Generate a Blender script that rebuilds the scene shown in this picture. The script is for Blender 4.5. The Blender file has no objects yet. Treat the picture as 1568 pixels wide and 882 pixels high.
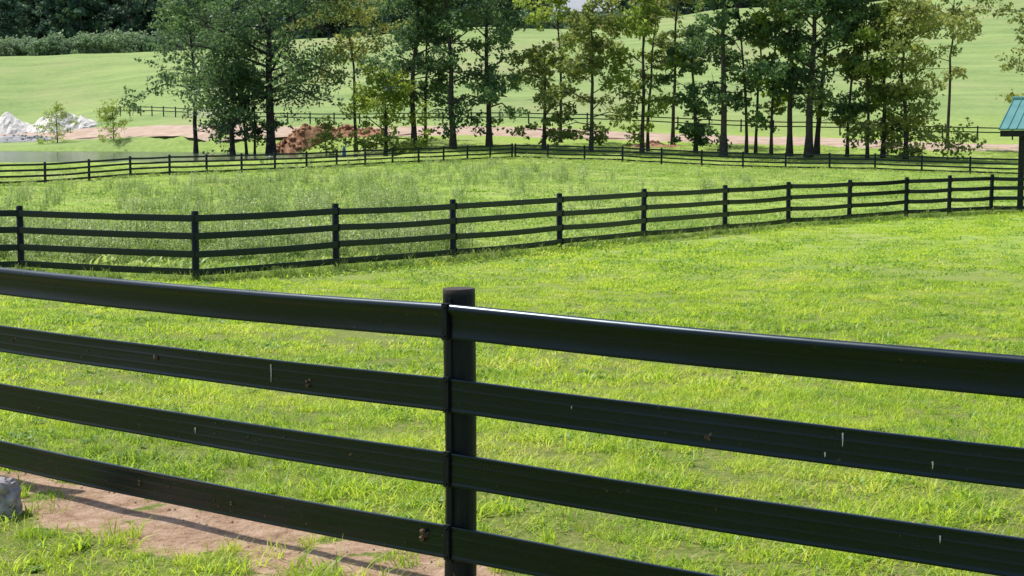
import bpy, math, numpy as np
from mathutils import Vector
R = np.random.RandomState
scene = bpy.context.scene
F = 2500.0; PITCH = math.atan(237/2500.0); CH = 2.9

# ---------------------------------------------------------------- camera
cam_d = bpy.data.cameras.new("camera"); cam = bpy.data.objects.new("camera", cam_d)
scene.collection.objects.link(cam); scene.camera = cam
cam.location = (0, 0, CH); cam.rotation_euler = (math.pi/2-PITCH, 0, 0)
cam_d.sensor_width = 36; cam_d.lens = F/1568*36; cam_d.clip_start = 0.1; cam_d.clip_end = 3000

# ---------------------------------------------------------------- light
SUN_EL, SUN_AZ = 58, -56      # azimuth measured clockwise from +Y (toward +X)
w = bpy.data.worlds.new("World"); scene.world = w; w.use_nodes = True
nt = w.node_tree; bg = nt.nodes["Background"]
sky = nt.nodes.new("ShaderNodeTexSky"); sky.sky_type = 'NISHITA'; sky.sun_disc = False
sky.sun_elevation = math.radians(SUN_EL); sky.sun_rotation = math.radians(SUN_AZ)
sky.dust_density = 2.0
nt.links.new(sky.outputs[0], bg.inputs[0]); bg.inputs[1].default_value = 0.15
sl = bpy.data.lights.new("sun", 'SUN'); sl.energy = 5.0; sl.angle = math.radians(0.8); sl.color = (1, .96, .88)
so = bpy.data.objects.new("sun", sl); scene.collection.objects.link(so)
a, e = math.radians(SUN_AZ), math.radians(SUN_EL)
sd = Vector((math.sin(a)*math.cos(e), math.cos(a)*math.cos(e), math.sin(e)))
so.rotation_euler = sd.to_track_quat('Z', 'Y').to_euler(); so.location = (-60, 60, 80)
scene.view_settings.view_transform = 'Standard'; scene.view_settings.look = 'None'; scene.view_settings.exposure = 0

# ---------------------------------------------------------------- helpers
def vnoise(x, y, s=1.0, seed=0):
    x = np.asarray(x, float)/s + seed*17.31; y = np.asarray(y, float)/s + seed*9.77
    xi = np.floor(x).astype(np.int64); yi = np.floor(y).astype(np.int64)
    fx = x-xi; fy = y-yi; fx = fx*fx*(3-2*fx); fy = fy*fy*(3-2*fy)
    def h(i, j):
        n = (i*374761393 + j*668265263 + seed*1442695041) & 0x7fffffff
        n = ((n ^ (n >> 13))*1274126177) & 0x7fffffff
        return ((n ^ (n >> 16)) & 0xffff)/65535.0
    return (h(xi, yi)*(1-fx)+h(xi+1, yi)*fx)*(1-fy)+(h(xi, yi+1)*(1-fx)+h(xi+1, yi+1)*fx)*fy
def fbm(x, y, s, seed=0):
    return (vnoise(x, y, s, seed)+.5*vnoise(x, y, s/2, seed+1)+.25*vnoise(x, y, s/4, seed+2))/1.75

class MB:
    def __init__(s): s.v = []; s.f = []; s.n = 0
    def add(s, v, f, mat=0, tint=0.5):
        v = np.asarray(v, float).reshape(-1, 3); f = np.asarray(f, int)
        t = np.broadcast_to(np.asarray(tint, float), (len(v),))
        s.v.append(np.c_[v, t]); s.f.append((f+s.n, mat)); s.n += len(v)
    def mesh(s, name, mats, smooth=True, sharp=None):
        V = np.concatenate(s.v); me = bpy.data.meshes.new(name)
        me.vertices.add(len(V)); me.vertices.foreach_set("co", V[:, :3].ravel())
        loops = np.concatenate([f.ravel() for f, m in s.f])
        tot = np.concatenate([np.full(len(f), f.shape[1]) for f, m in s.f])
        mi = np.concatenate([np.full(len(f), m) for f, m in s.f])
        me.loops.add(len(loops)); me.loops.foreach_set("vertex_index", loops.astype(np.int32))
        me.polygons.add(len(tot)); st = np.r_[0, np.cumsum(tot)[:-1]]
        me.polygons.foreach_set("loop_start", st.astype(np.int32))
        me.polygons.foreach_set("material_index", mi.astype(np.int32))
        me.polygons.foreach_set("use_smooth", np.full(len(tot), smooth))
        for m in mats: me.materials.append(m)
        at = me.attributes.new("tint", 'FLOAT', 'POINT'); at.data.foreach_set("value", V[:, 3].astype(np.float32))
        me.update(calc_edges=True); me.validate()
        if sharp: me.set_sharp_from_angle(angle=math.radians(sharp))
        return me
    def obj(s, name, mats, smooth=True, sharp=None, parent=None):
        o = bpy.data.objects.new(name, s.mesh(name, mats, smooth, sharp)); scene.collection.objects.link(o)
        if parent: o.parent = parent
        return o
def tube(mb, pts, rad, n=8, mat=0, tint=.5, cap=False):
    pts = np.asarray(pts, float); rad = np.asarray(rad, float); k = len(pts)
    T = np.gradient(pts, axis=0); T /= np.linalg.norm(T, axis=1)[:, None]+1e-9
    ref = np.where(np.abs(T[:, 2:3]) > .9, np.array([[1., 0, 0]]), np.array([[0, 0, 1.]]))
    A = np.cross(T, ref); A /= np.linalg.norm(A, axis=1)[:, None]; B = np.cross(T, A)
    an = np.arange(n)*2*np.pi/n
    V = pts[:, None]+rad[:, None, None]*(A[:, None]*np.cos(an)[None, :, None]+B[:, None]*np.sin(an)[None, :, None])
    i = np.arange(k-1)[:, None]*n; j = np.arange(n)[None]; j2 = (j+1) % n
    Q = np.stack([i+j, i+j2, i+n+j2, i+n+j], -1).reshape(-1, 4)
    mb.add(V.reshape(-1, 3), Q, mat, tint)
    if cap:
        tt = np.asarray(tint, float); t1 = tt if tt.ndim == 0 else .5
        mb.add(V[-1], [list(range(n))], mat, t1); mb.add(V[0], [list(range(n))[::-1]], mat, t1)
def box(mb, c, sx, sy, sz, rz=0, mat=0, tint=.5):
    P = np.array([[x, y, z] for z in (-.5, .5) for y in (-.5, .5) for x in (-.5, .5)])*[sx, sy, sz]
    cr, sr = math.cos(rz), math.sin(rz)
    P = np.c_[P[:, 0]*cr-P[:, 1]*sr, P[:, 0]*sr+P[:, 1]*cr, P[:, 2]]+np.asarray(c)
    mb.add(P, [[0, 2, 3, 1], [4, 5, 7, 6], [0, 1, 5, 4], [2, 6, 7, 3], [0, 4, 6, 2], [1, 3, 7, 5]], mat, tint)

# ---- materials
def newmat(name):
    m = bpy.data.materials.new(name); m.use_nodes = True; t = m.node_tree
    return m, t, t.nodes, t.links, t.nodes["Principled BSDF"], t.nodes["Material Output"]
def noise(N, L, scale, detail=4, vec=None, rough=.55):
    n = N.new("ShaderNodeTexNoise"); n.inputs["Scale"].default_value = scale; n.inputs["Detail"].default_value = detail
    n.inputs["Roughness"].default_value = rough
    if vec is not None: L.new(vec, n.inputs["Vector"])
    return n.outputs["Fac"]
def ramp(N, L, src, stops):
    r = N.new("ShaderNodeValToRGB"); e = r.color_ramp.elements
    while len(e) < len(stops): e.new(.5)
    for el, (p, c) in zip(e, stops): el.position = p; el.color = (*c, 1) if len(c) == 3 else c
    L.new(src, r.inputs[0]); return r.outputs[0]
def mix(N, L, f, c1, c2, mode='MIX'):
    m = N.new("ShaderNodeMix"); m.data_type = 'RGBA'; m.blend_type = mode
    for k, v in ((0, f), (6, c1), (7, c2)):
        if hasattr(v, 'links'): L.new(v, m.inputs[k])
        elif isinstance(v, (int, float)): m.inputs[k].default_value = v
        else: m.inputs[k].default_value = (*v, 1)
    return m.outputs[2]
def math_(N, L, op, a, b=None, clamp=False):
    m = N.new("ShaderNodeMath"); m.operation = op; m.use_clamp = clamp
    for k, v in ((0, a), (1, b)):
        if v is None: continue
        if hasattr(v, 'links'): L.new(v, m.inputs[k])
        else: m.inputs[k].default_value = v
    return m.outputs[0]
def maprange(N, L, v, a, b, c=0., d=1.):
    m = N.new("ShaderNodeMapRange"); L.new(v, m.inputs[0])
    for i, x in enumerate((a, b, c, d)): m.inputs[i+1].default_value = x
    return m.outputs[0]
def bump(N, L, B, h, strength=.5, dist=.02):
    b = N.new("ShaderNodeBump"); b.inputs["Strength"].default_value = strength; b.inputs["Distance"].default_value = dist
    L.new(h, b.inputs["Height"]); L.new(b.outputs[0], B.inputs["Normal"])
def pos(N): return N.new("ShaderNodeNewGeometry").outputs["Position"]
def attr(N, name):
    a = N.new("ShaderNodeAttribute"); a.attribute_name = name; return a.outputs["Fac"]

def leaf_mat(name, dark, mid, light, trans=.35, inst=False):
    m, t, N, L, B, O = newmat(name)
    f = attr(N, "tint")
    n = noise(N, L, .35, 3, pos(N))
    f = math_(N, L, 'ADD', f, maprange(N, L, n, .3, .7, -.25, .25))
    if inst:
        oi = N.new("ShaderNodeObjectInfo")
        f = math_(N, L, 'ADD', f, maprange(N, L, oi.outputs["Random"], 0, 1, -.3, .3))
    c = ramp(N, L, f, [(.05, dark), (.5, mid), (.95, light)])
    L.new(c, B.inputs["Base Color"]); B.inputs["Roughness"].default_value = .5
    B.inputs["Specular IOR Level"].default_value = .35
    tr = N.new("ShaderNodeBsdfTranslucent")
    ct = mix(N, L, .5, c, tuple(min(1, x*1.6) for x in light)); L.new(ct, tr.inputs[0])
    mx = N.new("ShaderNodeMixShader"); mx.inputs[0].default_value = trans
    L.new(B.outputs[0], mx.inputs[1]); L.new(tr.outputs[0], mx.inputs[2]); L.new(mx.outputs[0], O.inputs[0])
    return m
def simple(name, c1, c2, scale, rough=.8, bstr=.4, bdist=.02, spec=.3, detail=5):
    m, t, N, L, B, O = newmat(name); p = pos(N); n = noise(N, L, scale, detail, p)
    L.new(ramp(N, L, n, [(.3, c1), (.7, c2)]), B.inputs["Base Color"]); B.inputs["Roughness"].default_value = rough
    B.inputs["Specular IOR Level"].default_value = spec
    bump(N, L, B, n, bstr, bdist); return m

M_bark = simple("bark", (.032, .028, .026), (.09, .078, .07), 3, .95, .8, .08)
M_oak = leaf_mat("oak_leaves", (.038, .085, .050), (.070, .145, .065), (.17, .27, .075), .42)
M_lite = leaf_mat("maple_leaves", (.10, .17, .04), (.21, .32, .055), (.40, .48, .08), .48)
M_yel = leaf_mat("poplar_leaves", (.075, .125, .045), (.15, .22, .06), (.33, .35, .085), .45)
M_forest = leaf_mat("forest_leaves", (.045, .10, .09), (.085, .16, .115), (.15, .25, .125), .32, True)  # blue-teal, paler greens: distance haze painted into the leaf colour
M_shrub = leaf_mat("shrub_leaves", (.11, .19, .12), (.20, .31, .17), (.30, .40, .20), .35, True)

def grass_mat(name, stops, trans=.45, tc=(.55, .68, .04), ns=.45, rng=.26):
    m, t, N, L, B, O = newmat(name)
    oi = N.new("ShaderNodeObjectInfo"); p = pos(N)
    f = maprange(N, L, oi.outputs["Random"], 0, 1, .22, .60)
    f = math_(N, L, 'ADD', f, maprange(N, L, noise(N, L, ns, 5, p, .6), .32, .68, -rng, rng))
    f = math_(N, L, 'ADD', f, maprange(N, L, noise(N, L, .09, 3, p, .6), .35, .65, -.12, .14))
    f = math_(N, L, 'ADD', f, maprange(N, L, attr(N, "tint"), 0, 1, -.13, .30))
    c = ramp(N, L, f, stops)
    L.new(c, B.inputs["Base Color"]); B.inputs["Roughness"].default_value = .45; B.inputs["Specular IOR Level"].default_value = .35
    tr = N.new("ShaderNodeBsdfTranslucent"); L.new(mix(N, L, .4, c, tc), tr.inputs[0])
    mx = N.new("ShaderNodeMixShader"); mx.inputs[0].default_value = trans
    L.new(B.outputs[0], mx.inputs[1]); L.new(tr.outputs[0], mx.inputs[2]); L.new(mx.outputs[0], O.inputs[0])
    return m
M_grass = grass_mat("grass_blades", [(.0, (.09, .21, .03)), (.33, (.27, .47, .045)), (.60, (.48, .64, .05)), (.86, (.66, .70, .12)), (1, (.70, .59, .30))], .54, (.68, .82, .06), rng=.27)
M_grass2 = grass_mat("field_grass_blades", [(.0, (.13, .23, .065)), (.35, (.26, .40, .09)), (.65, (.41, .54, .13)), (.9, (.55, .60, .24)), (1, (.65, .6, .34))], .47, (.56, .68, .14), .25)
M_clover = grass_mat("clover_leaves", [(.0, (.07, .18, .04)), (.5, (.19, .38, .05)), (1, (.38, .54, .09))], .42)

# ---------------------------------------------------------------- terrain
SS = np.array([-.3136, -.1476, 0, .158, .3136])
PROF = [
 [(32,0),(60,0),(103,-.35),(112,.1),(120,.62),(200,.9),(220,1.6),(236,2.6),(252,3.7),(262,4.2),(300,11.2),(340,18),(380,19),(420,17),(520,30),(700,60)],
 [(32,0),(100,-.1),(124,.07),(138,.4),(160,.7),(175,1.6),(190,2.4),(205,3.7),(216,4.2),(300,15),(380,24),(420,24.5),(520,34),(700,62)],
 [(32,0),(100,0),(150,.5),(165,1.5),(178,2.3),(195,3.8),(206,4.2),(300,16),(420,30),(460,30),(520,38),(700,66)],
 [(32,0),(100,-.1),(138,-.1),(150,.6),(165,1.5),(182,2.6),(192,3),(300,16.5),(440,36),(480,38),(560,44),(700,66)],
 [(32,0),(57,.05),(100,-.2),(125,-.4),(145,.35),(160,.85),(175,1.8),(186,2.2),(300,17.5),(450,43),(500,46),(700,66)]]
PY = np.arange(0, 720, 1.0); PT = []
for p in PROF:
    yy = [0, 10.5, 16, 25]+[q[0] for q in p]; zz = [.79, .78, .47, .12]+[q[1] for q in p]
    z = np.interp(PY, yy, zz)
    k = np.exp(-.5*(np.arange(-8, 9)/2.6)**2); k /= k.sum()
    zs = np.convolve(np.pad(z, 8, mode='edge'), k, 'valid'); wgt = np.clip((PY-12)/10, 0, 1)
    PT.append(z*(1-wgt)+zs*wgt)
PT = np.array(PT)
POND = (-68, 160, 53, 44, .7)
def pond_r(x, y): 
    ang = np.arctan2(y-POND[1], x-POND[0]); wob = 1+.04*np.sin(3*ang+1)+.025*np.sin(7*ang)
    return np.hypot((x-POND[0])/POND[2], (y-POND[1])/POND[3])/wob
def ground_z(x, y):
    x = np.asarray(x, float); y = np.asarray(y, float)
    s = np.clip(x/np.maximum(y, 20), SS[0], SS[-1]); yc = np.clip(y, 0, 718.9)
    si = np.clip(np.searchsorted(SS, s)-1, 0, 3); fs = (s-SS[si])/(SS[si+1]-SS[si]); fs = fs*fs*(3-2*fs)
    yi = yc.astype(int); fy = yc-yi
    g = lambda k: PT[k, yi]*(1-fy)+PT[k, yi+1]*fy
    z = g(si)*(1-fs)+g(si+1)*fs
    z = z+(fbm(x, y, 7, 3)-.5)*.12*np.clip((y-14)/20, 0, 1)+(fbm(x, y, 45, 5)-.5)*3.6*np.clip((y-225)/80, 0, 1)+(fbm(x, y, 9, 6)-.5)*.5*np.clip((y-215)/60, 0, 1)
    z = z+(vnoise(x, y, .5, 8)-.5)*.03*np.clip(1-(y-30)/20, 0, 1)
    r = pond_r(x, y); b = np.clip((r-.97)/.10, 0, 1); b = b*b*(3-2*b)
    b2 = np.clip((r-1.06)/.15, 0, 1)
    bank = np.where(y < POND[1], POND[4]+.05, np.maximum(z, POND[4]+.12))
    return (POND[4]-.7)*(1-b)+b*(bank*(1-b2)+z*b2)
def gx(u, y):
    x = (u-784)/F*y
    for _ in range(3):
        z = float(ground_z(x, y)); dep = y*math.cos(PITCH)+(CH-z)*math.sin(PITCH); x = (u-784)/F*dep
    return x
def gz(x, y): return float(ground_z(x, y))

def axis(dense, lim, step, grow=1.06, mx=14):
    a = list(np.arange(0, dense, step)); 
    while a[-1] < lim: step = min(step*grow, mx); a.append(a[-1]+step)
    return np.array(a)
xp = axis(7, 520, .11, 1.045, 7); X = np.r_[-xp[:0:-1], xp]
yp = axis(13, 716, .10, 1.02, 4.5); Y = np.r_[[-60, -30, -12, -5, 0, 2, 3.5], 4.5+yp[1:]]; Y = Y[Y < 717]
GX, GY = np.meshgrid(X, Y); GZ = ground_z(GX, GY)
# near fence line
P0 = np.array([-.245, 7.6]); dL = np.array([-.789, .614]); dR = np.array([.85, -.525])
NF = [P0+dL*7.8, P0+dL*3.9, P0, P0+dR*3.7, P0+dR*7.4]
def dist_poly(x, y, pts):
    d = np.full(np.shape(x), 1e9)
    for p, q in zip(pts[:-1], pts[1:]):
        v = np.subtract(q, p); t = np.clip(((x-p[0])*v[0]+(y-p[1])*v[1])/(v@v), 0, 1)
        d = np.minimum(d, np.hypot(x-p[0]-t*v[0], y-p[1]-t*v[1]))
    return d
def dirt_mask(x, y):
    d = dist_poly(x+.04, y+.05, NF)
    n = fbm(x, y, .5, 21); n2 = vnoise(x, y, .16, 27); edge = .50+(n-.5)*.9+(n2-.5)*.22
    m = np.clip((edge-d)/.2, 0, 1)*np.clip((.25-x)/.5, 0, 1)
    m = m*np.clip((.76-fbm(x, y, .34, 29))/.08, 0, 1)
    return m
nx, ny = len(X), len(Y)
i = np.arange(ny-1)[:, None]*nx; j = np.arange(nx-1)[None]
Q = np.stack([i+j, i+j+1, i+nx+j+1, i+nx+j], -1).reshape(-1, 4)
mb = MB(); mb.add(np.stack([GX, GY, GZ], -1).reshape(-1, 3), Q, 0, dirt_mask(GX, GY).ravel())
m, t, N, L, B, O = newmat("pasture_ground"); p = pos(N)
sep = N.new("ShaderNodeSeparateXYZ"); L.new(p, sep.inputs[0]); yy = sep.outputs[1]
n1 = noise(N, L, .12, 5, p); n2 = noise(N, L, 1.4, 6, p, .7); n3 = noise(N, L, 14, 5, p, .7)
mp = N.new("ShaderNodeMapping"); mp.inputs["Scale"].default_value = (.05, .16, .1); L.new(p, mp.inputs[0]); n4 = noise(N, L, 1.0, 8, mp.outputs[0], .72)
near = mix(N, L, maprange(N, L, n3, .35, .65), (.11, .17, .025), (.25, .25, .09))
mid = mix(N, L, maprange(N, L, n2, .35, .65), (.20, .32, .055), (.37, .48, .10))
mid = mix(N, L, maprange(N, L, n1, .45, .75), mid, (.33, .37, .14))
hill = mix(N, L, maprange(N, L, n4, .36, .64), (.14, .24, .080), (.29, .385, .135))  # hill greens carry a slight bluish haze painted into the colour
hill = mix(N, L, maprange(N, L, n2, .35, .72, 0, .6), hill, (.36, .42, .17))
hill = mix(N, L, maprange(N, L, noise(N, L, .035, 5, p, .6), .48, .72, 0, .7), hill, (.35, .34, .18))
c = mix(N, L, maprange(N, L, yy, 18, 45), near, mid); c = mix(N, L, maprange(N, L, yy, 175, 215), c, hill)
soil = ramp(N, L, noise(N, L, 7, 8, p, .75), [(.3, (.20, .12, .075)), (.5, (.39, .265, .18)), (.72, (.54, .40, .30))])
df = math_(N, L, 'MULTIPLY', attr(N, "tint"), 1.0, True)
df = maprange(N, L, math_(N, L, 'ADD', df, maprange(N, L, n3, .3, .7, -.3, .3)), .3, .6)
c = mix(N, L, df, c, soil); L.new(c, B.inputs["Base Color"]); B.inputs["Roughness"].default_value = 1; B.inputs["Specular IOR Level"].default_value = .1
hb = math_(N, L, 'ADD', n3, math_(N, L, 'MULTIPLY', n2, 2.)); bump(N, L, B, hb, .8, .05)
mb.obj("ground", [m])

# pond
mb = MB(); an = np.linspace(0, 2*np.pi, 97)[:-1]
mb.add(np.c_[POND[0]+POND[2]*1.06*np.cos(an), POND[1]+POND[3]*1.06*np.sin(an), np.full(96, POND[4])], [list(range(96))])
m, t, N, L, B, O = newmat("pond_water"); B.inputs["Base Color"].default_value = (.065, .095, .055, 1); B.inputs["Roughness"].default_value = .15
B.inputs["Specular IOR Level"].default_value = .3
mp = N.new("ShaderNodeMapping"); mp.inputs["Scale"].default_value = (.4, 1.6, 1); L.new(pos(N), mp.inputs[0])
bump(N, L, B, noise(N, L, 1.2, 4, mp.outputs[0]), .2, .05)
mb.obj("pond_water", [m])

# dirt road
RC = [(-170, 262), (-110, 250), (-76, 240), (-29, 198), (0, 187), (27.5, 174), (52.7, 168), (110, 164), (200, 168)]
def smoothline(pts, step=2.):
    pts = np.array(pts, float); d = np.r_[0, np.cumsum(np.hypot(*np.diff(pts, axis=0).T))]
    s = np.arange(0, d[-1], step); x = np.interp(s, d, pts[:, 0]); y = np.interp(s, d, pts[:, 1])
    k = np.ones(9)/9; xs = np.convolve(np.pad(x, 4, mode='edge'), k, 'valid'); ys = np.convolve(np.pad(y, 4, mode='edge'), k, 'valid')
    return np.c_[xs, ys]
rl = smoothline(RC, 1.5); T = np.gradient(rl, axis=0); T /= np.linalg.norm(T, axis=1)[:, None]; Nn = np.c_[-T[:, 1], T[:, 0]]
cols = np.linspace(-1, 1, 13); mb = MB(); V = []
for ci, cc in enumerate(cols):
    hw = 6.3+(fbm(rl[:, 0], rl[:, 1]+cc*40, 6, 31)-.5)*4
    q = rl+Nn*(cc*hw)[:, None]; V.append(np.c_[q, ground_z(q[:, 0], q[:, 1])+.09-.12*(abs(cc) > .99)])
V = np.stack(V, 1); k = len(cols); i = np.arange(len(rl)-1)[:, None]*k; j = np.arange(k-1)[None]
mb.add(V.reshape(-1, 3), np.stack([i+j, i+k+j, i+k+j+1, i+j+1], -1).reshape(-1, 4))
M_road = simple("dirt_road", (.36, .26, .19), (.54, .42, .34), .6, 1, .3, .05, .1, 8)
mb.obj("dirt_road", [M_road])

# ---------------------------------------------------------------- fences
m, t, N, L, B, O = newmat("black_vinyl"); p = pos(N)
mp = N.new("ShaderNodeMapping"); mp.inputs["Scale"].default_value = (1.2, 1.2, 9); L.new(p, mp.inputs[0])
d1 = noise(N, L, 3, 8, mp.outputs[0], .7); d2 = noise(N, L, 45, 3, p)
dust = math_(N, L, 'MULTIPLY', maprange(N, L, d1, .55, .85, 0, .10), maprange(N, L, d2, .3, .7, .4, 1.))
spk = maprange(N, L, noise(N, L, 28, 2, p), .72, .76, 0, .55)
c = mix(N, L, dust, (.0020, .0032, .0048), (.06, .062, .062)); c = mix(N, L, spk, c, (.09, .065, .045))
L.new(c, B.inputs["Base Color"]); L.new(maprange(N, L, d1, .3, .8, .24, .40), B.inputs["Roughness"])
B.inputs["Specular IOR Level"].default_value = .55; B.inputs["Specular Tint"].default_value = (.58, .82, 1, 1)
bump(N, L, B, d1, .05, .01); M_vinyl = m
m, t, N, L, B, O = newmat("weathered_black_post"); p = pos(N)
mp = N.new("ShaderNodeMapping"); mp.inputs["Scale"].default_value = (14, 14, 1.2); L.new(p, mp.inputs[0])
n = noise(N, L, 3, 8, mp.outputs[0], .7)
c = ramp(N, L, n, [(.3, (.004, .005, .006)), (.6, (.011, .012, .013)), (.85, (.04, .033, .027))])
L.new(mix(N, L, attr(N, "tint"), c, mix(N, L, noise(N, L, 60, 4, p), (.02, .016, .012), (.13, .09, .06))), B.inputs["Base Color"])
B.inputs["Roughness"].default_value = .5; B.inputs["Specular IOR Level"].default_value = .3; B.inputs["Specular Tint"].default_value = (.7, .85, 1, 1); bump(N, L, B, n, .6, .008); M_post = m
M_bird = simple("bird_dropping", (.5, .5, .48), (.8, .8, .78), 60, .8)
M_mud = simple("dried_mud", (.08, .05, .032), (.21, .14, .09), 60, 1, .9, .01)
HR = .0785
def std_profile(th=.008, simple_=False):
    if simple_: h = HR*.84; return [(-.012, -h), (.012, -h), (.016, 0), (.012, h), (-.012, h)]
    zs = np.linspace(-HR, HR, 40); f = []
    for z in zs:
        b = .0028*math.exp(-((z-.071)/.007)**2)+.0028*math.exp(-((z+.071)/.007)**2)+.0012*math.exp(-((z-.026)/.005)**2)+.0009*math.exp(-((z+.026)/.005)**2)
        f.append((th+b, z))
    return f+[(-x, z) for x, z in f[::-1]]
def top_profile():
    f = [(.010, -HR), (.0120, -.072), (.010, -.064), (.009, -.03), (.009, -.004), (.0102, .0), (.0095, .005), (.011, .016), (.015, .028), (.021, .039), (.026, .049), (.028, .057), (.0275, .065), (.0235, .073), (.016, .080), (.008, .0835), (0, .084), (-.017, .081), (-.026, .072), (-.026, .058), (-.014, .045), (-.010, .02)]
    return f+[(-.010, -HR)]
RAILC = [2.109-.079-.783, 1.766-.080-.783, 1.415-.080-.783, 1.0665-.080-.783]
def sweep(mb, path, nrm, prof, mat=0, twist=None):
    path = np.asarray(path); K = len(prof); n = len(path); V = np.zeros((n, K, 3))
    for k, (a_, b_) in enumerate(prof):
        aa = a_+ (0 if twist is None else twist*b_)
        V[:, k, :2] = path[:, :2]+nrm*np.broadcast_to(aa, (n,))[:, None]; V[:, k, 2] = path[:, 2]+b_
    i = np.arange(n-1)[:, None]*K; j = np.arange(K)[None]; j2 = (j+1) % K
    mb.add(V.reshape(-1, 3), np.stack([i+j, i+K+j, i+K+j2, i+j2], -1).reshape(-1, 4), mat, 0)
    mb.add(V[0], [list(range(K))], mat, 0); mb.add(V[-1], [list(range(K))[::-1]], mat, 0)
def build_fence(name, posts, side, detail=False, seed=0, rails=RAILC, zpost=None, pr=.075, scale=1, H=1.4, jit=.02):
    posts = np.array(posts, float); n = len(posts); r = R(seed); mb = MB()
    T = np.gradient(posts, axis=0); T /= np.linalg.norm(T, axis=1)[:, None]; NN = np.c_[-T[:, 1], T[:, 0]]*side
    zg = ground_z(posts[:, 0], posts[:, 1]) if zpost is None else np.array(zpost)
    hj = (r.rand(n)-.5)*jit
    for k in range(n):
        x, y = posts[k]; hh = H+hj[k]; sides = 24 if detail else 8
        if detail:
            zs = np.r_[-.4, np.linspace(0, hh-.06, 14), hh-.03, hh-.004, hh]; rr = pr*(1+.02*np.sin(zs*5+k)); rr[-1] = pr*.96
            pts = np.c_[x+.004*np.sin(zs*3), np.full(len(zs), y), zg[k]+zs]
            tube(mb, pts, rr, sides, 1, np.where(np.repeat(zs, sides) > hh-.012, .8, 0))
            an = np.arange(sides)*2*np.pi/sides; xt = pts[-1, 0]
            V = np.concatenate([np.c_[xt+pr*q*np.cos(an), y+pr*q*np.sin(an), zg[k]+hh+(r.rand(sides)-.5)*.005*(q < .9)] for q in (.96, .6, .3)])
            i_ = np.arange(2)[:, None]*sides; j_ = np.arange(sides)[None]
            mb.add(V, np.stack([i_+j_, i_+(j_+1) % sides, i_+sides+(j_+1) % sides, i_+sides+j_], -1).reshape(-1, 4), 1, .9)
            mb.add(V[2*sides:], [list(range(sides))], 1, .9)
        else:
            lean = (r.rand(2)-.5)*.03
            tube(mb, [[x, y, zg[k]-.3], [x+lean[0], y+lean[1], zg[k]+hh-.02], [x+lean[0], y+lean[1], zg[k]+hh]], [pr, pr*.97, pr*.8], sides, 1, 0, True)
    off = pr+.014
    for ri, rc in enumerate(rails):
        prof = (top_profile() if ri == 0 else std_profile()) if detail else std_profile(simple_=True)
        for k in range(n-1):
            Mseg = 40 if detail else 7; tt = np.linspace(0, 1, Mseg)
            a_ = posts[k]+NN[k]*off; b_ = posts[k+1]+NN[k+1]*off
            xy = a_[None]*(1-tt)[:, None]+b_[None]*tt[:, None]
            sag = -.010*np.sin(np.pi*tt)*(1+r.rand()) if detail else -.03*np.sin(np.pi*tt)*r.rand()
            z = zg[k]*(1-tt)+zg[k+1]*tt+rc+sag+(r.rand()-.5)*(0 if detail else .02)
            if detail: z = z+.0014*np.sin(tt*9+r.rand()*6)*np.sin(np.pi*tt)
            nr = NN[k][None]*(1-tt)[:, None]+NN[k+1][None]*tt[:, None]; nr /= np.linalg.norm(nr, axis=1)[:, None]
            if detail: xy = xy+nr*(.003*np.sin(tt*8+r.rand()*6)*np.sin(np.pi*tt))[:, None]
            tw = (.05*np.sin(tt*5+r.rand()*6)+.02*np.sin(tt*17+r.rand()*6))*np.sin(np.pi*tt)**.5 if detail else None
            sweep(mb, np.c_[xy, z], nr, prof, 0, tw)
    for k in range(n):
        rz = math.atan2(T[k][1], T[k][0])
        for rc in rails:
            if detail:
                top = rc == rails[0]
                c0 = posts[k]+NN[k]*(off+.008)
                box(mb, (c0[0], c0[1], zg[k]+rc+.002), .030, .030 if not top else .052, .168, rz, 1, 0)
                for s_ in (-.066, .066): box(mb, (*(posts[k]+NN[k]*(off+.026 if not top else off+.037)), zg[k]+rc+s_), .011, .008, .011, rz, 1, 0)
            else:
                c0 = posts[k]+NN[k]*(off+.018); box(mb, (c0[0], c0[1], zg[k]+rc), .04, .02, .155, rz, 1, 0)
        if detail:
            c0 = posts[k]+NN[k]*(pr+.004); box(mb, (c0[0], c0[1], zg[k]+.73), .024, .016, 1.25, rz, 1, 0)
    return mb, posts, NN, zg, off
zn = [.783, .783, .783, .72, .66]
mb, nposts, NN, zg, off = build_fence("f", NF, -1, True, 3, zpost=zn)
r = R(11)
def on_rail(bay, t, ri, dz=0, out=.010):
    a_ = nposts[bay]+NN[bay]*(off+out); b_ = nposts[bay+1]+NN[bay+1]*(off+out); q = a_*(1-t)+b_*t
    return q[0], q[1], zg[bay]*(1-t)+zg[bay+1]*t+RAILC[ri]+dz-.015*math.sin(math.pi*t)
def clump(x, y, z, s, mat):
    for _ in range(7):
        c0 = np.array([x, y, z])+(r.rand(3)-.5)*[s*1.3, s*.4, s*1.5]; n_ = 6; rr = s*(.20+.22*r.rand())
        th = np.linspace(.2, np.pi-.2, 4); pts = np.c_[c0[0]+0*th, c0[1]+0*th, c0[2]+rr*np.cos(th)]; tube(mb, pts, rr*np.sin(th)*(.7+.5*r.rand(4)), n_, mat, .5, True)
for bay, t_, ri, s in [(1, .77, 1, .026), (1, .47, 1, .022), (1, .965, 3, .038), (1, .2, 2, .010), (1, .14, 1, .012), (1, .62, 3, .013), (1, .43, 3, .018), (2, .36, 1, .023), (2, .37, 2, .009), (2, .23, 2, .010), (1, .84, 2, .009), (2, .55, 3, .014)]:
    clump(*on_rail(bay, t_, ri, (r.rand()-.5)*.06), s, 3)
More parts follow.
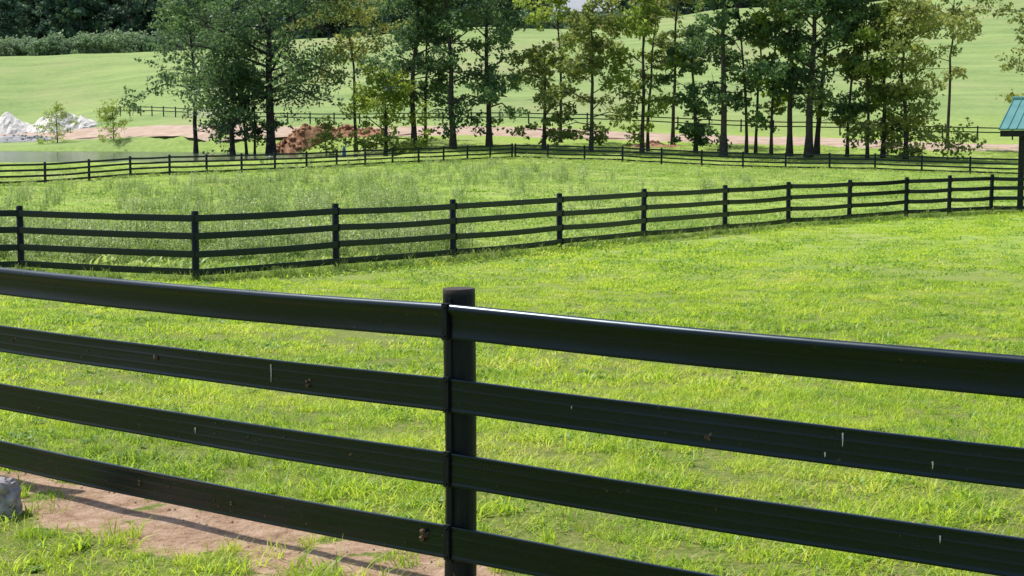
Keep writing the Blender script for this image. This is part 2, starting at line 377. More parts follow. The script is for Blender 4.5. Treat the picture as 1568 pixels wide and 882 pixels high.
for _ in range(130):
    bay = r.choice([1, 1, 2]); ri = r.choice([0, 1, 2, 3, 3, 3]); clump(*on_rail(bay, r.rand(), ri, (r.rand()-.5)*.13), .002+.005*r.rand(), 3)
for bay, t_, ri, l, dz in [(1, .70, 1, .09, .01), (2, .52, 1, .055, .03), (2, .50, 1, .02, -.04), (1, .1, 1, .03, .03), (1, .55, 2, .03, 0), (2, .63, 2, .03, .03), (2, .3, 3, .04, 0), (2, .18, 1, .012, .02), (2, .62, 1, .03, -.03)]:
    x, y, z = on_rail(bay, t_, ri, dz, .0125); tube(mb, [[x, y, z+l/2], [x+.001, y, z], [x, y, z-l/2]], [.004, .0028, .0012], 6, 2, .5, True)
mb.obj("rail_fence", [M_vinyl, M_post, M_bird, M_mud], True, 45)

# middle fence
mid = [(-260, 33.5), (33, 34), (300, 31.8), (515, 34.4), (694, 37.4), (857, 40.8), (985, 44), (1110, 47.6), (1207, 51), (1300, 53.3), (1387, 55.8), (1453, 57), (1517, 58), (1585, 58.6), (1660, 59)]
midp = [(gx(u, y), y) for u, y in mid]
mb, *_ = build_fence("f", midp, -1, False, 5); mb.obj("rail_fence", [M_vinyl, M_post], True, 40)
# far paddock fence
A = np.array([-29.4, 103.]); Bc = np.array([0, 150.]); Cc = np.array([38.8, 125.])
st = (Bc-A)/15
pts1 = [A+st*k for k in range(-6, 16)]
mb, *_ = build_fence("f", pts1, -1, False, 6, pr=.085); mb.obj("rail_fence", [M_vinyl, M_post], True, 40)
st2 = (Cc-Bc)/12; pts2 = [Bc+st2*k for k in range(0, 18)]; pts2[0] = Bc+np.array([.3, 0])
mb, *_ = build_fence("f", pts2, -1, False, 7, pr=.085); mb.obj("rail_fence", [M_vinyl, M_post], True, 40)
# road-side fence
rf = smoothline([(-66, 256), (-40, 222), (-31, 212), (0, 202), (29, 189), (56, 183), (110, 178)], 3.8)
segA = [q for q in rf if q[0] < gx(296, 225)]; segB = [q for q in rf if q[0] > gx(338, 220)]
for sg, sd_ in ((segA, 8), (segB, 9)):
    mb, *_ = build_fence("f", sg, -1, False, sd_, rails=[1.3, .8], H=1.5, pr=.09); mb.obj("rail_fence", [M_vinyl, M_post], True, 40)
M_galv = simple("galvanised_steel", (.42, .45, .45), (.6, .62, .6), 4, .4, .1, .01, .5)
g0, g1 = np.array(segA[-1]), np.array(segB[0]); g0 = g0+(g1-g0)*.04; g1 = g1-(g1-g0)*.04
mb = MB(); z0 = max(gz(*g0), gz(*g1))+.12
for h in (.05, .28, .5, .74, .98, 1.2): tube(mb, [[*g0, z0+h], [*g1, z0+h]], [.035, .035], 6, 0, .5, True)
for f_ in (0, .25, .5, .75, 1): q = g0*(1-f_)+g1*f_; tube(mb, [[*q, z0+.03], [*q, z0+1.22]], [.035, .035], 6, 0, .5, True)
mb.obj("farm_gate", [M_galv])

# ---------------------------------------------------------------- leaves & trees
def leaves(mb, C, size, mat, tint, r, up=.5, asp=.62):
    n = len(C); nrm = r.normal(size=(n, 3)); nrm[:, 2] += up; nrm /= np.linalg.norm(nrm, axis=1)[:, None]
    q = r.normal(size=(n, 3)); A_ = np.cross(nrm, q); A_ /= np.linalg.norm(A_, axis=1)[:, None]; B_ = np.cross(nrm, A_)
    s = size*(.6+.8*r.rand(n))[:, None]
    V = np.stack([C+A_*s, C+B_*s*asp+nrm*s*.15, C-A_*s, C-B_*s*asp+nrm*s*.15], 1)
    mb.add(V.reshape(-1, 3), np.arange(n*4).reshape(n, 4), mat, np.repeat(tint, 4))
def tree_mb(seed, H, W, cb, tr, ncl, leaf, lpc, lean=(0, 0), clr=None, mat=1, shape=.5, bare=0, base_tint=.42, floor=.2):
    r = R(seed); mb = MB(); n = 10; tt = np.linspace(0, 1, n)
    wob = np.cumsum(r.normal(size=(n, 2))*.012*H, axis=0)*tt[:, None]
    P = np.c_[lean[0]*tt*H+wob[:, 0], lean[1]*tt*H+wob[:, 1], tt*H*.93-.1]; rad = tr*(1-tt)**.75+.02; rad[0] *= 1.5
    P[0, 2] = -.4
    tube(mb, P, rad, 9, 0)
    def tp(f): return np.array([np.interp(f, tt, P[:, k]) for k in range(3)])
    CR = []; clr = clr or W*.09+.38
    nl = max(5, ncl//3)
    for k in range(nl):
        f = cb+(1-cb)*((k+.5*r.rand())/nl); c = (f-cb)/(1-cb)
        env = max(floor if c < .6 else .2, math.sin(math.pi*min(1, .18+.80*c**(.5+shape*.5)))**.75)
        ang = k*2.4+r.rand()*1.2; length = W/2*env*(.5+.7*r.rand())
        s = tp(max(.05, f-.05-.12*(1-c))); rise = length*(.15+.55*c)*(.6+.8*r.rand()); 
        e_ = s+np.array([math.cos(ang)*length, math.sin(ang)*length, rise])
        if c < .25: e_[2] -= length*.25
        m_ = (s+e_)/2+np.array([0, 0, length*.13])+r.normal(size=3)*.05*length
        lp = np.array([s, s*.6+m_*.4, m_, m_*.45+e_*.55, e_]); br = tr*.38*(1-c*.65)*(length/(W/2))**.5
        tube(mb, lp, br*np.array([1, .8, .6, .4, .15])+.012, 5, 0)
        for q in range(3):
            g = [1., .72, .45][q]; b0 = lp[0]*(1-g)+lp[-1]*g+np.array([0, 0, length*.13*4*g*(1-g)])
            o = b0+r.normal(size=3)*[1, 1, .6]*clr*.75
            CR.append(o); tube(mb, [b0, (b0+o)/2+[0, 0, .1], o], [br*.3+.01, br*.2+.01, .01], 4, 0)
    CR.append(tp(1)+[0, 0, .3]); CR = np.array(CR)
    for c0 in CR:
        if r.rand() < bare: continue
        rc = clr*(.6+.7*r.rand()); nn = int(lpc*(rc/clr)**2)
        d = r.normal(size=(nn, 3)); d /= np.linalg.norm(d, axis=1)[:, None]; rr_ = rc*r.rand(nn)**.45
        sub = c0+(r.normal(size=(7, 3)))*rc*[.6, .6, .38]; pick = r.randint(0, 7, nn)
        C = np.where(r.rand(nn)[:, None] < .72, sub[pick]+d*rr_[:, None]*.44*[1, 1, .7], c0+d*rr_[:, None]*[1.05, 1.05, .62])
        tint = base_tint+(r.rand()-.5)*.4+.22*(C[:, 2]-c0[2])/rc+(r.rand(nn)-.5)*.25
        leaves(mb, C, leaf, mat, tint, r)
    return mb
def place_tree(name, u, y, H, W, cb, tr, seed, ncl, lm, leaf=.19, lpc=132, lean=(0, 0), shape=.5, bt=.46, clr=None, bare=.10, floor=.45):
    mb = tree_mb(seed, H, W, cb, tr, ncl, leaf, lpc, lean, shape=shape, base_tint=bt, clr=clr, bare=bare, floor=floor)
    o = mb.obj(name, [M_bark, lm]); x = gx(u, y); o.location = (x, y, gz(x, y)); return o
O_, L_, Y_ = M_oak, M_lite, M_yel
TREES = [
 ("oak_tree", 357, 172, 13, 13, .40, .30, 1, 54, O_, dict(lean=(-.05, 0))),
 ("oak_tree", 378, 174, 12, 6, .48, .16, 2, 18, O_, dict()),
 ("oak_tree", 390, 176, 12, 5, .52, .13, 3, 15, O_, {}),
 ("oak_tree", 415, 173, 23, 18, .46, .50, 4, 105, O_, dict(lean=(.01, 0), lpc=160, bare=.05)),
 ("oak_tree", 300, 182, 20, 12.5, .56, .25, 44, 54, O_, {}),
 ("maple_tree", 590, 166, 8.8, 9, .28, .22, 5, 42, L_, dict(bt=.62)),
 ("oak_tree", 634, 167, 22, 10.5, .46, .28, 6, 60, O_, {}),
 ("oak_tree", 651, 169, 18, 5, .56, .15, 7, 21, O_, {}),
 ("oak_tree", 694, 164, 21, 10.5, .33, .30, 8, 66, O_, {}),
 ("oak_tree", 749, 166, 21, 9.5, .36, .28, 9, 57, O_, dict(lean=(.01, 0))),
 ("maple_tree", 545, 180, 18, 11, .60, .18, 45, 39, Y_, dict(bt=.6)),
 ("maple_tree", 833, 162, 10.5, 7, .30, .20, 10, 36, Y_, dict(lean=(.01, 0), bt=.5)),
 ("maple_tree", 905, 159, 16, 7.5, .28, .19, 11, 48, Y_, dict(bt=.5)),
 ("maple_tree", 983, 158, 19, 7, .30, .18, 12, 42, L_, dict(bt=.35)),
 ("maple_tree", 992, 160, 17, 5, .48, .14, 13, 18, Y_, {}),
 ("maple_tree", 858, 172, 18, 7, .64, .15, 51, 27, L_, {}),
 ("oak_tree", 1065, 157, 12.5, 6, .25, .19, 14, 39, O_, {}),
 ("oak_tree", 1108, 153, 22, 8.5, .46, .30, 15, 48, O_, {}),
 ("oak_tree", 1030, 168, 20, 7, .64, .18, 52, 27, Y_, dict(bt=.55)),
 ("poplar_tree", 1143, 155, 18, 4.8, .34, .14, 16, 24, O_, dict(bt=.6)),
 ("poplar_tree", 1157, 156, 17, 4.6, .44, .13, 17, 18, Y_, {}),
 ("poplar_tree", 1181, 154, 18, 4.6, .48, .14, 18, 21, L_, dict(bt=.35)),
 ("oak_tree", 1209, 153, 21, 7.2, .42, .26, 19, 42, O_, {}),
 ("oak_tree", 1238, 151, 22, 8.8, .42, .34, 20, 60, O_, {}),
 ("oak_tree", 1250, 154, 21, 7.8, .44, .24, 21, 39, O_, dict(lean=(.03, 0))),
 ("poplar_tree", 1297, 152, 16, 5.4, .32, .14, 22, 27, Y_, dict(bt=.5)),
 ("poplar_tree", 1328, 150, 16, 5, .34, .14, 23, 24, O_, dict(bt=.65)),
 ("poplar_tree", 1352, 151, 17, 6.4, .34, .20, 24, 33, L_, dict(bt=.3)),
 ("poplar_tree", 1387, 149, 15.0, 11, .22, .2, 25, 72, Y_, dict(bt=.6)),
 ("maple_tree", 1450, 166, 18, 9, .64, .16, 46, 24, Y_, dict(bare=.2)),
 ("oak_tree", 1625, 150, 17, 10, .48, .25, 48, 45, Y_, {}),
]
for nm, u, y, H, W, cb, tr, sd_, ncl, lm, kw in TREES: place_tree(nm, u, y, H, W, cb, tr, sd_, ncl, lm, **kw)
for k, (u, y, H, W) in enumerate([(88, 212, 5.0, 5.2), (174, 205, 4.7, 4.8), (500, 168, 4.4, 4.0)]):
    place_tree("willow_shrub", u, y, H, W, .12, .05, 60+k, 36, L_, leaf=.10, lpc=75, bt=.5, clr=.62, bare=0)

# ---------------------------------------------------------------- scatter
def coll(name, objs):
    c = bpy.data.collections.new(name)
    for o in objs: c.objects.link(o)
    return c
def scatter(name, P, rot, scl, col):
    me = bpy.data.meshes.new(name); me.vertices.add(len(P)); me.vertices.foreach_set("co", np.asarray(P, float).ravel())
    a1 = me.attributes.new("rot", 'FLOAT_VECTOR', 'POINT'); a1.data.foreach_set("vector", np.asarray(rot, np.float32).ravel())
    a2 = me.attributes.new("scl", 'FLOAT', 'POINT'); a2.data.foreach_set("value", np.asarray(scl, np.float32))
    o = bpy.data.objects.new(name, me); scene.collection.objects.link(o)
    g = bpy.data.node_groups.new(name, 'GeometryNodeTree')
    g.interface.new_socket("Geometry", in_out='INPUT', socket_type='NodeSocketGeometry')
    g.interface.new_socket("Geometry", in_out='OUTPUT', socket_type='NodeSocketGeometry')
    N = g.nodes; L = g.links; gi = N.new("NodeGroupInput"); go = N.new("NodeGroupOutput")
    ip = N.new("GeometryNodeInstanceOnPoints"); ci = N.new("GeometryNodeCollectionInfo")
    ci.inputs["Collection"].default_value = col; ci.inputs["Separate Children"].default_value = True; ci.inputs["Reset Children"].default_value = True
    ip.inputs["Pick Instance"].default_value = True
    na = N.new("GeometryNodeInputNamedAttribute"); na.data_type = 'FLOAT_VECTOR'; na.inputs[0].default_value = "rot"
    ns = N.new("GeometryNodeInputNamedAttribute"); ns.data_type = 'FLOAT'; ns.inputs[0].default_value = "scl"
    er = N.new("FunctionNodeEulerToRotation"); rv = N.new("FunctionNodeRandomValue"); rv.data_type = 'INT'
    for s in rv.inputs:
        if s.type == 'INT' and s.name == 'Max': s.default_value = 997
        if s.type == 'INT' and s.name == 'Min': s.default_value = 0
    L.new(gi.outputs[0], ip.inputs["Points"]); L.new(ci.outputs[0], ip.inputs["Instance"])
    L.new(na.outputs["Attribute"], er.inputs[0]); L.new(er.outputs[0], ip.inputs["Rotation"]); L.new(ns.outputs["Attribute"], ip.inputs["Scale"])
    io = [s for s in rv.outputs if s.type == 'INT'][0]; L.new(io, ip.inputs["Instance Index"])
    L.new(ip.outputs[0], go.inputs[0])
    md = o.modifiers.new("scatter", 'NODES'); md.node_group = g
    return o
def nobj(name, me): return bpy.data.objects.new(name, me)
def grass_clump(name, seed, rad, n, h0, h1, wd, mat, lean=.6):
    r = R(seed); a_ = r.rand(n)*2*np.pi; q = rad*np.sqrt(r.rand(n)); bx = q*np.cos(a_); by = q*np.sin(a_)
    h = h0+(h1-h0)*r.rand(n)**1.6; az = r.rand(n)*2*np.pi; ln = lean*h*(.2+r.rand(n)); wz = az+np.pi/2+r.normal(size=n)*.4
    ws = wd*(.6+.8*r.rand(n)); V = np.zeros((n, 6, 3))
    for k, (f, wf) in enumerate(((0, 1), (.55, .85), (1, .12))):
        cx = bx+np.cos(az)*ln*f**1.8; cy = by+np.sin(az)*ln*f**1.8; cz = h*f*(1-.22*f*lean)-.01
        for s_, sg in ((0, -1), (1, 1)):
            V[:, 2*k+s_] = np.c_[cx+sg*np.cos(wz)*ws*wf/2, cy+sg*np.sin(wz)*ws*wf/2, cz]
    mb = MB(); b = np.arange(n)[:, None]*6
    Q = np.concatenate([b+np.array([[0, 1, 3, 2]]), b+np.array([[2, 3, 5, 4]])])
    tn = np.repeat(r.rand(n), 6)*.7+np.tile([0, 0, .15, .15, .3, .3], n)
    tn = np.where(np.repeat(r.rand(n) < .06, 6), 1.6, tn)
    mb.add(V.reshape(-1, 3), Q, 0, tn); return nobj(name, mb.mesh(name, [mat]))
def clover_clump(name, seed, rad, n, h, s):
    r = R(seed); mb = MB(); a_ = r.rand(n)*2*np.pi; q = rad*np.sqrt(r.rand(n))
    C = np.c_[q*np.cos(a_), q*np.sin(a_), h*(.3+.7*r.rand(n))*(1-.5*q/rad)]
    leaves(mb, C, s, 0, r.rand(n), r, 1.8, .7); return nobj(name, mb.mesh(name, [M_clover]))
def region(n_per, y0, y1, margin=1.18, seed=0, xmin=None):
    r = R(seed); hw = .3136*margin*y1+.8; area = 2*hw*(y1-y0); n = int(area*n_per)
    x = (r.rand(n)*2-1)*hw; y = y0+(y1-y0)*r.rand(n); k = np.abs(x) < .3136*margin*y+.8
    return x[k], y[k], r
def do_scatter(name, x, y, r, s0, s1, col, tilt=.12, smul=1):
    n = len(x); z = ground_z(x, y); rot = np.c_[r.normal(size=n)*tilt, r.normal(size=n)*tilt, r.rand(n)*6.28]
    return scatter(name, np.c_[x, y, z-.004], rot, (s0+(s1-s0)*r.rand(n))*smul, col)

cA = coll("near_grass_src", [grass_clump(f"gA{k}", 100+k, .13, 48, .03, .115, .0068, M_grass, 1.25) for k in range(6)]+[clover_clump("clA", 120, .12, 50, .045, .010)])
x, y, r = region(60, 4.2, 15, 1.15, 1)
keep = (r.rand(len(x)) > dirt_mask(x, y)*1.0) & (fbm(x, y, .4, 61)+.25*r.rand(len(x)) > .37)
x, y = x[keep], y[keep]; sm = .48+1.05*fbm(x, y, .45, 41)**1.4; do_scatter("grass", x, y, r, .7, 1.3, cA, smul=sm)
cB = coll("mid_grass_src", [grass_clump(f"gB{k}", 140+k, .22, 66, .03, .11, .011, M_grass, 1.3) for k in range(5)]+[clover_clump("clB", 150, .22, 60, .045, .017)])
x, y, r = region(18, 15, 32, 1.15, 2); k = fbm(x, y, .9, 63)+.3*r.rand(len(x)) > .38; x, y = x[k], y[k]; sm = .5+1.1*fbm(x, y, 1.0, 42)**1.4; do_scatter("grass", x, y, r, .7, 1.25, cB, smul=sm)
cC = coll("field_grass_src", [grass_clump(f"gC{k}", 160+k, .5, 100, .03, .09, .022, M_grass, 1.3) for k in range(4)]+[clover_clump("clC", 170, .4, 60, .05, .03)])
cD = coll("paddock_grass_src", [grass_clump(f"gD{k}", 180+k, .6, 100, .04, .13, .028, M_grass2, 1.3) for k in range(4)]+[clover_clump("clD", 190, .5, 60, .06, .035)])
midl = np.array(midp)
def behind_mid(x, y): return y > np.interp(x, midl[:, 0], midl[:, 1])
x, y, r = region(4.5, 32, 60, 1.12, 3); bm = behind_mid(x, y); sm = .55+.9*fbm(x, y, 2, 43)
do_scatter("grass", x[~bm], y[~bm], r, .7, 1.2, cC, smul=sm[~bm]); do_scatter("grass", x[bm], y[bm], r, .8, 1.5, cD, smul=sm[bm])
x, y, r = region(.9, 60, 168, 1.1, 4); k = pond_r(x, y) > 1.14; x, y = x[k], y[k]; sm = .5+1.2*fbm(x, y, 5, 44)
do_scatter("grass", x, y, r, .8, 1.4, cD, smul=sm)
def along(pts, n, spread, seed):
    r = R(seed); pts = np.array(pts, float); d = np.r_[0, np.cumsum(np.hypot(*np.diff(pts, axis=0).T))]; s = r.rand(n)*d[-1]
    return np.interp(s, d, pts[:, 0])+r.normal(size=n)*spread, np.interp(s, d, pts[:, 1])+r.normal(size=n)*spread, r
cE = coll("tall_grass_src", [grass_clump(f"gE{k}", 200+k, .16, 60, .12, .36, .011, M_grass2, .7) for k in range(4)])
x, y, r = along(midp, 700, .25, 5); do_scatter("tall_grass", x, y, r, .4, 1.0, cE)
cFt = coll("tuft_src", [grass_clump(f"gF{k}", 210+k, .1, 70, .08, .26, .0068, M_grass, 1.0) for k in range(3)])
x, y, r = along(NF, 230, .3, 6); k = r.rand(len(x)) > dirt_mask(x, y)*.85; do_scatter("tall_grass", x[k], y[k], r, .35, .65, cFt)
x, y, r = region(3.4, 4.5, 24, 1.1, 12); k = (fbm(x, y, 1.3, 66) > .45) & (dirt_mask(x, y) < .3); do_scatter("tall_grass", x[k], y[k], r, .3, .68, cFt)
x, y, r = along(pts1+pts2, 900, .5, 7); do_scatter("tall_grass", x, y, r, .6, 1.3, cE)
# broadleaf rosettes in the sward
M_dock = grass_mat("broadleaf_weed", [(.0, (.07, .17, .04)), (.5, (.16, .33, .06)), (1, (.32, .48, .10))], .4)
def rosette(name, seed):
    r = R(seed); mb = MB()
    for k in range(16):
        az = r.rand()*6.28; l = .04+.05*r.rand(); w_ = .008+.007*r.rand(); t_ = np.linspace(0, 1, 5); up = .5+.8*r.rand()
        cx = np.cos(az)*l*t_; cy = np.sin(az)*l*t_; cz = l*up*(t_-.75*t_**2)+.004; ww = w_*np.sin(np.pi*(.12+.85*t_))
        V = np.stack([np.c_[cx-np.sin(az)*ww, cy+np.cos(az)*ww, cz+.004], np.c_[cx+np.sin(az)*ww, cy-np.cos(az)*ww, cz+.004]], 1).reshape(-1, 3)
        mb.add(V, [[2*i_, 2*i_+1, 2*i_+3, 2*i_+2] for i_ in range(4)], 0, .3+.5*r.rand())
    return nobj(name, mb.mesh(name, [M_dock]))
cR = coll("rosette_src", [rosette(f"ros{k}", 400+k) for k in range(4)])
x, y, r = region(3, 4.5, 24, 1.1, 14); k = (fbm(x, y, 1.1, 70) > .55) & (dirt_mask(x, y) < .4); do_scatter("broadleaf_weeds", x[k], y[k], r, .6, 1.3, cR)
# tall weeds in the paddock
M_weed = grass_mat("weed_leaves", [(.0, (.17, .26, .11)), (.5, (.36, .48, .20)), (.9, (.58, .63, .38)), (1, (.68, .67, .46))], .4)
def weed(name, seed, H, n):
    r = R(seed); mb = MB()
    for k in range(n):
        b = r.normal(size=2)*.13; top = b+r.normal(size=2)*.12; h = H*(.5+.6*r.rand())
        P = np.array([[b[0], b[1], 0], [(b[0]+top[0])/2, (b[1]+top[1])/2, h*.55], [top[0], top[1], h]]); tube(mb, P, [.008, .006, .003], 4, 0, .3)
        q = r.rand(30); C = np.stack([np.interp(q, [0, .5, 1], P[:, i]) for i in range(3)], 1)+r.normal(size=(30, 3))*[.06, .06, .03]*(1.2-q[:, None]*.7)
        leaves(mb, C, .036, 0, .3+.6*q, r, .4, .4)
    return nobj(name, mb.mesh(name, [M_weed]))
cW = coll("weed_src", [weed(f"weed{k}", 230+k, .75, 7) for k in range(4)])
r = R(9); xs = []; ys = []
for (u0, u1, y0, y1, n) in [(-40, 720, 35, 44, 720), (180, 640, 55, 98, 520), (540, 720, 42, 75, 130), (400, 900, 90, 140, 300), (-50, 560, 44, 95, 200), (700, 1150, 50, 110, 130)]:
    y = y0+(y1-y0)*r.rand(n); u = u0+(u1-u0)*r.rand(n); x = (u-784)/F*y; k = (fbm(x, y, 3, 50) > .45) & behind_mid(x, y-.8); xs.append(x[k]); ys.append(y[k])
x, y = np.concatenate(xs), np.concatenate(ys); do_scatter("weeds", x, y, r, .4, 1.25, cW)

# ---------------------------------------------------------------- distant forest & hedgerow
fsrc = []
for k in range(6):
    mbt = tree_mb(300+k, 17+3*(k % 3), 10+k % 3, .12, .3, 36, .42, 75, mat=1, base_tint=.4); fsrc.append(nobj(f"forest{k}", mbt.mesh(f"forest{k}", [M_bark, M_forest])))
cF = coll("forest_src", fsrc); r = R(77); n = 1300
x = -260+600*r.rand(n); y = 392+190*r.rand(n)**1.3; s = x/y
k = (s < .03) | ((y > 455+np.clip(s, 0, 1)*60) & (s < .6)); k &= ~((np.abs(x-18) < 16) & (y < 470))
k &= (s < -.13) | (y > 425+20*(s > -.02)); x, y = x[k], y[k]
do_scatter("distant_forest", x, y, r, .8, 1.25, cF, .02)
ssrc = [nobj(f"shr{k}", tree_mb(320+k, 3.6, 4.2, .05, .08, 18, .22, 60, mat=1, clr=.9).mesh(f"shr{k}", [M_bark, M_shrub])) for k in range(3)]
x = np.arange(-150, -62, 2.3); r = R(5); x = np.r_[x, x+1]+r.normal(size=2*len(x))*.4; y = 347+r.rand(len(x))*10
cS = coll("shrub_src", ssrc); do_scatter("hedgerow", x, y, r, .8, 1.2, cS, .03)
x = np.arange(3, 34, 2.2); r = R(6); do_scatter("hedgerow", x+r.normal(size=len(x))*.3, 429+r.rand(len(x))*3, r, .8, 1.25, cS, .03)
# ---------------------------------------------------------------- piles, rock
M_white = simple("crushed_limestone", (.6, .57, .52), (.85, .82, .77), 2.5, 1, .6, .1, .1)
M_grav = simple("grey_gravel", (.28, .28, .29), (.5, .5, .5), 3, 1, .6, .1, .1)
M_red = simple("red_clay", (.24, .12, .07), (.48, .28, .18), 1.5, 1, .8, .15, .1)
def mound(name, parts, mat, nrock, seed, rs=.25):
    mb = MB(); r = R(seed)
    for (x0, y0, wx, wy, h) in parts:
        K = 36; g = np.linspace(-1, 1, K); A_, B_ = np.meshgrid(g, g); rr_ = np.hypot(A_, B_)
        X_ = x0+A_*wx/2; Y_ = y0+B_*wy/2; pf = np.clip(1-rr_, 0, 1); pf = pf**.85
        Z_ = ground_z(X_, Y_)-.05+h*pf*(.75+.5*vnoise(X_, Y_, wx/5, seed))+np.where(pf > 0, (vnoise(X_, Y_, .5, seed+1)-.5)*h*.16, -.3)
        i_ = np.arange(K-1)[:, None]*K; j_ = np.arange(K-1)[None]
        mb.add(np.stack([X_, Y_, Z_], -1).reshape(-1, 3), np.stack([i_+j_, i_+j_+1, i_+K+j_+1, i_+K+j_], -1).reshape(-1, 4))
        for _ in range(nrock):
            a_ = r.rand()*6.28; q = r.rand()**.7; x = x0+math.cos(a_)*q*wx/2; y = y0+math.sin(a_)*q*wy/2; z = gz(x, y)+h*max(0, 1-q)**.85*.95
            s = rs*(.4+r.rand()); th = np.linspace(.3, 2.85, 4)
            tube(mb, np.c_[x+r.rand(4)*s*.3, y+0*th, z+s*np.cos(th)*.8], s*np.sin(th)*(.7+.6*r.rand(4)), 5, 0, .5, True)
    return mb.obj(name, [mat], False)
def gp(u, y): return gx(u, y), y
mound("white_gravel_pile", [(*gp(98, 236), 10, 7, 3.1), (*gp(75, 237), 8, 6, 2.6)], M_white, 10, 1)
mound("white_gravel_pile", [(*gp(12, 238), 10, 7, 2.6), (*gp(-30, 238), 9, 7, 2.8)], M_white, 10, 2)
mound("grey_gravel_pile", [(*gp(20, 222), 9, 4, 1.1), (*gp(55, 222), 6, 4, .7), (*gp(-25, 222), 8, 4, 1.2)], M_grav, 40, 3, .2)
mound("red_dirt_pile", [(*gp(437, 187), 5, 4, 1.6), (*gp(465, 188), 6, 4, 1.9), (*gp(495, 189), 6, 4, 1.5), (*gp(530, 189), 6, 4, 1.2), (*gp(565, 188), 5, 4, .9)], M_red, 45, 4, .3)
mound("red_dirt_pile", [(*gp(1000, 166), 7, 3, .5)], M_red, 15, 5, .2)
# limestone rock, lower left
mb = MB(); rx, ry = -2.86, 8.95; K = 14; th = np.linspace(0, np.pi, K); ph = np.linspace(0, 2*np.pi, 21)[:-1]
TH, PH = np.meshgrid(th, ph, indexing='ij'); rad = .125*(1+.35*(vnoise(TH*60, PH*60, 45, 3)-.5)+.28*(vnoise(TH*60, PH*60, 16, 4)-.5))
dx, dy, dz = np.sin(TH)*np.cos(PH), np.sin(TH)*np.sin(PH), np.cos(TH)
sq = lambda v: np.sign(v)*np.abs(v)**.7
V = np.stack([rx+rad*sq(dx)*.95, ry+rad*sq(dy), gz(rx, ry)+.07+rad*sq(dz)*1.05], -1).reshape(-1, 3)
i_ = np.arange(K-1)[:, None]*20; j_ = np.arange(20)[None]
mb.add(V, np.stack([i_+j_, i_+20+j_, i_+20+(j_+1) % 20, i_+(j_+1) % 20], -1).reshape(-1, 4))
mb.obj("rock", [simple("grey_rock", (.20, .18, .20), (.58, .54, .56), 22, .95, 1, .03, .2, 8)], False)
mb = MB(); r = R(33); n = 0
while n < 160:
    t_ = r.rand()*4.5; q = P0+dL*t_+np.array([.614, .789])*r.normal()*.3
    if dirt_mask(q[0], q[1]) < .6: continue
    n += 1; s = .003+.008*r.rand()**3; z = gz(*q)+s*.2; th = np.linspace(.4, 2.7, 3)
    tube(mb, np.c_[q[0]+0*th, q[1]+0*th, z+s*np.cos(th)], s*np.sin(th)*(.7+.6*r.rand(3)), 6, 0, .5, True)
mb.obj("soil_clods", [simple("soil_clod", (.30, .19, .12), (.5, .36, .26), 40, 1, .5, .01, .1)], False)

# ---------------------------------------------------------------- run-in shed (right edge)
def empty(name, loc=(0, 0, 0)):
    e_ = bpy.data.objects.new(name, None); scene.collection.objects.link(e_); e_.location = loc; return e_
M_roof = simple("green_metal_roof", (.08, .24, .22), (.12, .30, .27), 1.2, .4, .1, .01, .5)
M_blk = simple("black_stained_wood", (.010, .011, .012), (.03, .03, .03), 6, .7, .4, .01)
sx0, sy0 = 17.35, 58.5; ang = math.radians(-24); sz = gz(sx0, sy0)
sh = empty("horse_shelter", (sx0, sy0, sz)); sh.rotation_euler = (0, 0, ang)
W_, D_, EH, RH = 9.0, 7.6, 3.0, 4.12
mb = MB()
def slab(mb, a_, b_, c_, d_, th, mat=0):
    P = np.array([a_, b_, c_, d_], float); nrm = np.cross(P[1]-P[0], P[3]-P[0]); nrm /= np.linalg.norm(nrm); Q_ = P-nrm*th
    mb.add(np.r_[P, Q_], [[0, 1, 2, 3], [7, 6, 5, 4], [0, 4, 5, 1], [1, 5, 6, 2], [2, 6, 7, 3], [3, 7, 4, 0]], mat)
slab(mb, (0, 0, EH), (W_, 0, EH), (W_, D_/2, RH), (0, D_/2, RH), .05)
slab(mb, (0, D_/2+.002, RH), (W_, D_/2+.002, RH), (W_, D_, EH), (0, D_, EH), .05)
for k in range(31):
    xx = .02+k*(W_-.04)/30
    for (ya, za, yb, zb) in ((-.01, EH, D_/2, RH), (D_, EH, D_/2, RH)):
        tube(mb, [[xx, ya, za+.012], [xx, yb, zb+.012]], [.022, .022], 6, 0, .5, True)
tube(mb, [[-.02, D_/2, RH+.02], [W_+.02, D_/2, RH+.02]], [.08, .08], 8, 0, .5, True)
mb.obj("roof", [M_roof], False, parent=sh)
mb = MB(); box(mb, (W_/2, .12, EH-.17), W_-.1, .08, .22); box(mb, (W_/2, D_-.12, EH-.17), W_-.1, .08, .22)
for xx in (.78, 3.4, 5.8, 8.2): box(mb, (xx, .3, (EH-.1)/2), .19, .19, EH-.05)
for xx in (.9, 8.2): box(mb, (xx, D_-.45, (EH-.1)/2), .17, .17, EH-.05)
mb.obj("posts_and_beams", [M_blk], False, parent=sh)
mb = MB()
for k in range(12): box(mb, (.9+(k+.5)*7.3/12, D_-.6, 1.35), 7.3/12-.012, .03, 2.6)
for k in range(9): box(mb, (8.35, .9+(k+.5)*5.9/9, 1.35), .03, 5.9/9-.012, 2.6)
mb.add([[.86, .2, EH-.04], [.86, D_-.2, EH-.04], [.86, D_/2, RH-.08]], [[0, 1, 2]]); mb.add([[8.3, .2, EH-.04], [8.3, D_-.2, EH-.04], [8.3, D_/2, RH-.08]], [[0, 1, 2]])
mb.obj("walls", [M_blk], False, parent=sh)

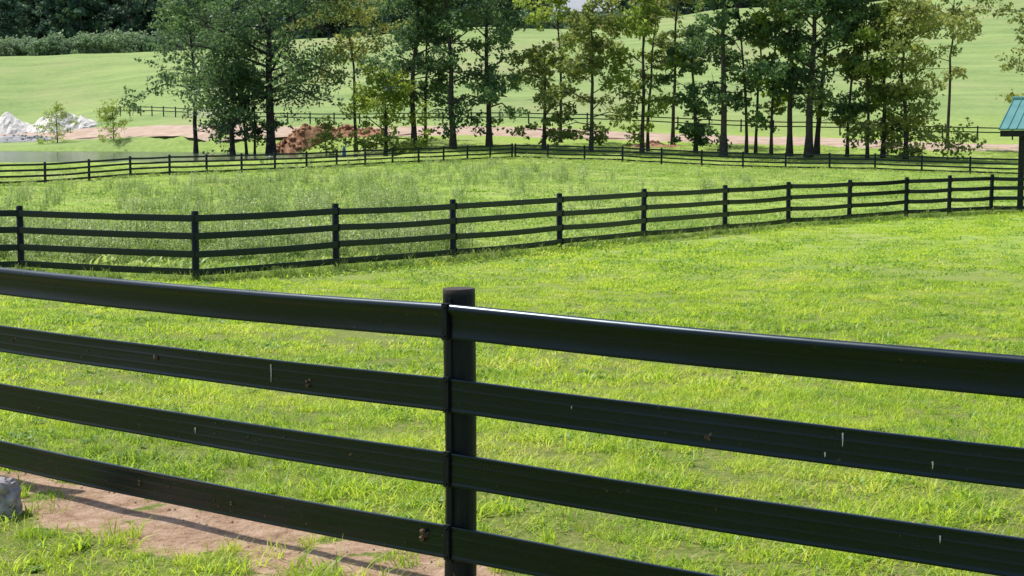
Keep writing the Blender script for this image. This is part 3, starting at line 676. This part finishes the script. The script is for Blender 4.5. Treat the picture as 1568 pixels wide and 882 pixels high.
# distant red barn on the ridge
bx, by = 19, 440; bz = gz(bx, by); bn = empty("red_barn", (bx, by, bz+1.6))
M_rb = simple("barn_red_boards", (.16, .035, .03), (.24, .05, .04), .8, .8); M_rt = simple("pale_metal_roof", (.42, .44, .47), (.52, .54, .57), .3, .5)
M_wt = simple("white_trim", (.7, .7, .68), (.8, .8, .78), 2); M_dk = simple("dark_glass", (.02, .025, .03), (.04, .045, .05), 2, .2)
M_fd = simple("stone_foundation", (.2, .19, .18), (.36, .34, .32), 3)
mb = MB(); box(mb, (0, 0, 1.6), 15, 9, 5.2); mb.add([[-7.5, -4.5, 4.2], [-7.5, 4.5, 4.2], [-7.5, 0, 7.6]], [[0, 1, 2]]); mb.add([[7.5, -4.5, 4.2], [7.5, 4.5, 4.2], [7.5, 0, 7.6]], [[0, 1, 2]]); mb.obj("walls", [M_rb], False, parent=bn)
mb = MB(); box(mb, (0, 0, -2.0), 15.3, 9.3, 2.0); mb.obj("foundation", [M_fd], False, parent=bn)
mb = MB(); slab(mb, (-8.2, -5.8, 3.2), (8.2, -5.8, 3.2), (8.2, 0, 7.8), (-8.2, 0, 7.8), .15); slab(mb, (-8.2, .01, 7.8), (8.2, .01, 7.8), (8.2, 5.8, 3.2), (-8.2, 5.8, 3.2), .15); mb.obj("roof", [M_rt], False, parent=bn)
mb = MB(); box(mb, (0, -4.53, .9), 3.4, .06, 3.4)
for xx in (-5.2, -3, 3, 5.2): box(mb, (xx, -4.53, 1.9), 1.2, .06, 1.3)
mb.obj("trim", [M_wt], False, parent=bn)
mb = MB()
for xx in (-5.2, -3, 3, 5.2): box(mb, (xx, -4.57, 1.9), .9, .05, 1.0)
mb.obj("windows", [M_dk], False, parent=bn)

# blue sprinkler on tripod + well box by the pond
M_blue = simple("blue_paint", (.05, .14, .36), (.08, .22, .50), 3, .4, .1, .01, .5)
x, y = gp(527, 162); z = gz(x, y); mb = MB()
for a_ in (.3, 2.4, 4.5): tube(mb, [[x+.55*math.cos(a_), y+.55*math.sin(a_), z-.03], [x, y, z+1.15]], [.025, .02], 6, 1, .5, True)
tube(mb, [[x, y, z+.5], [x, y, z+.8], [x, y, z+1.3], [x+.03, y, z+1.6]], [.12, .19, .17, .07], 10, 0, .5, True)
tube(mb, [[x, y, z+1.45], [x+.2, y, z+1.75], [x+.12, y, z+2.0]], [.06, .07, .03], 8, 0, .5, True); tube(mb, [[x, y, z+1.2], [x-.45, y, z+.95]], [.03, .02], 6, 0, .5, True)
mb.obj("tripod_sprinkler", [M_blue, M_blk])
x, y = gp(413, 152); z = gz(x, y); mb = MB(); box(mb, (x, y, z+.3), .45, .4, .75, .2); box(mb, (x, y, z+.72), .58, .52, .07, .2); tube(mb, [[x, y, z+.7], [x, y, z+.85]], [.08, .04], 8, 0, .5, True)
mb.obj("well_cover_box", [M_wt], False)
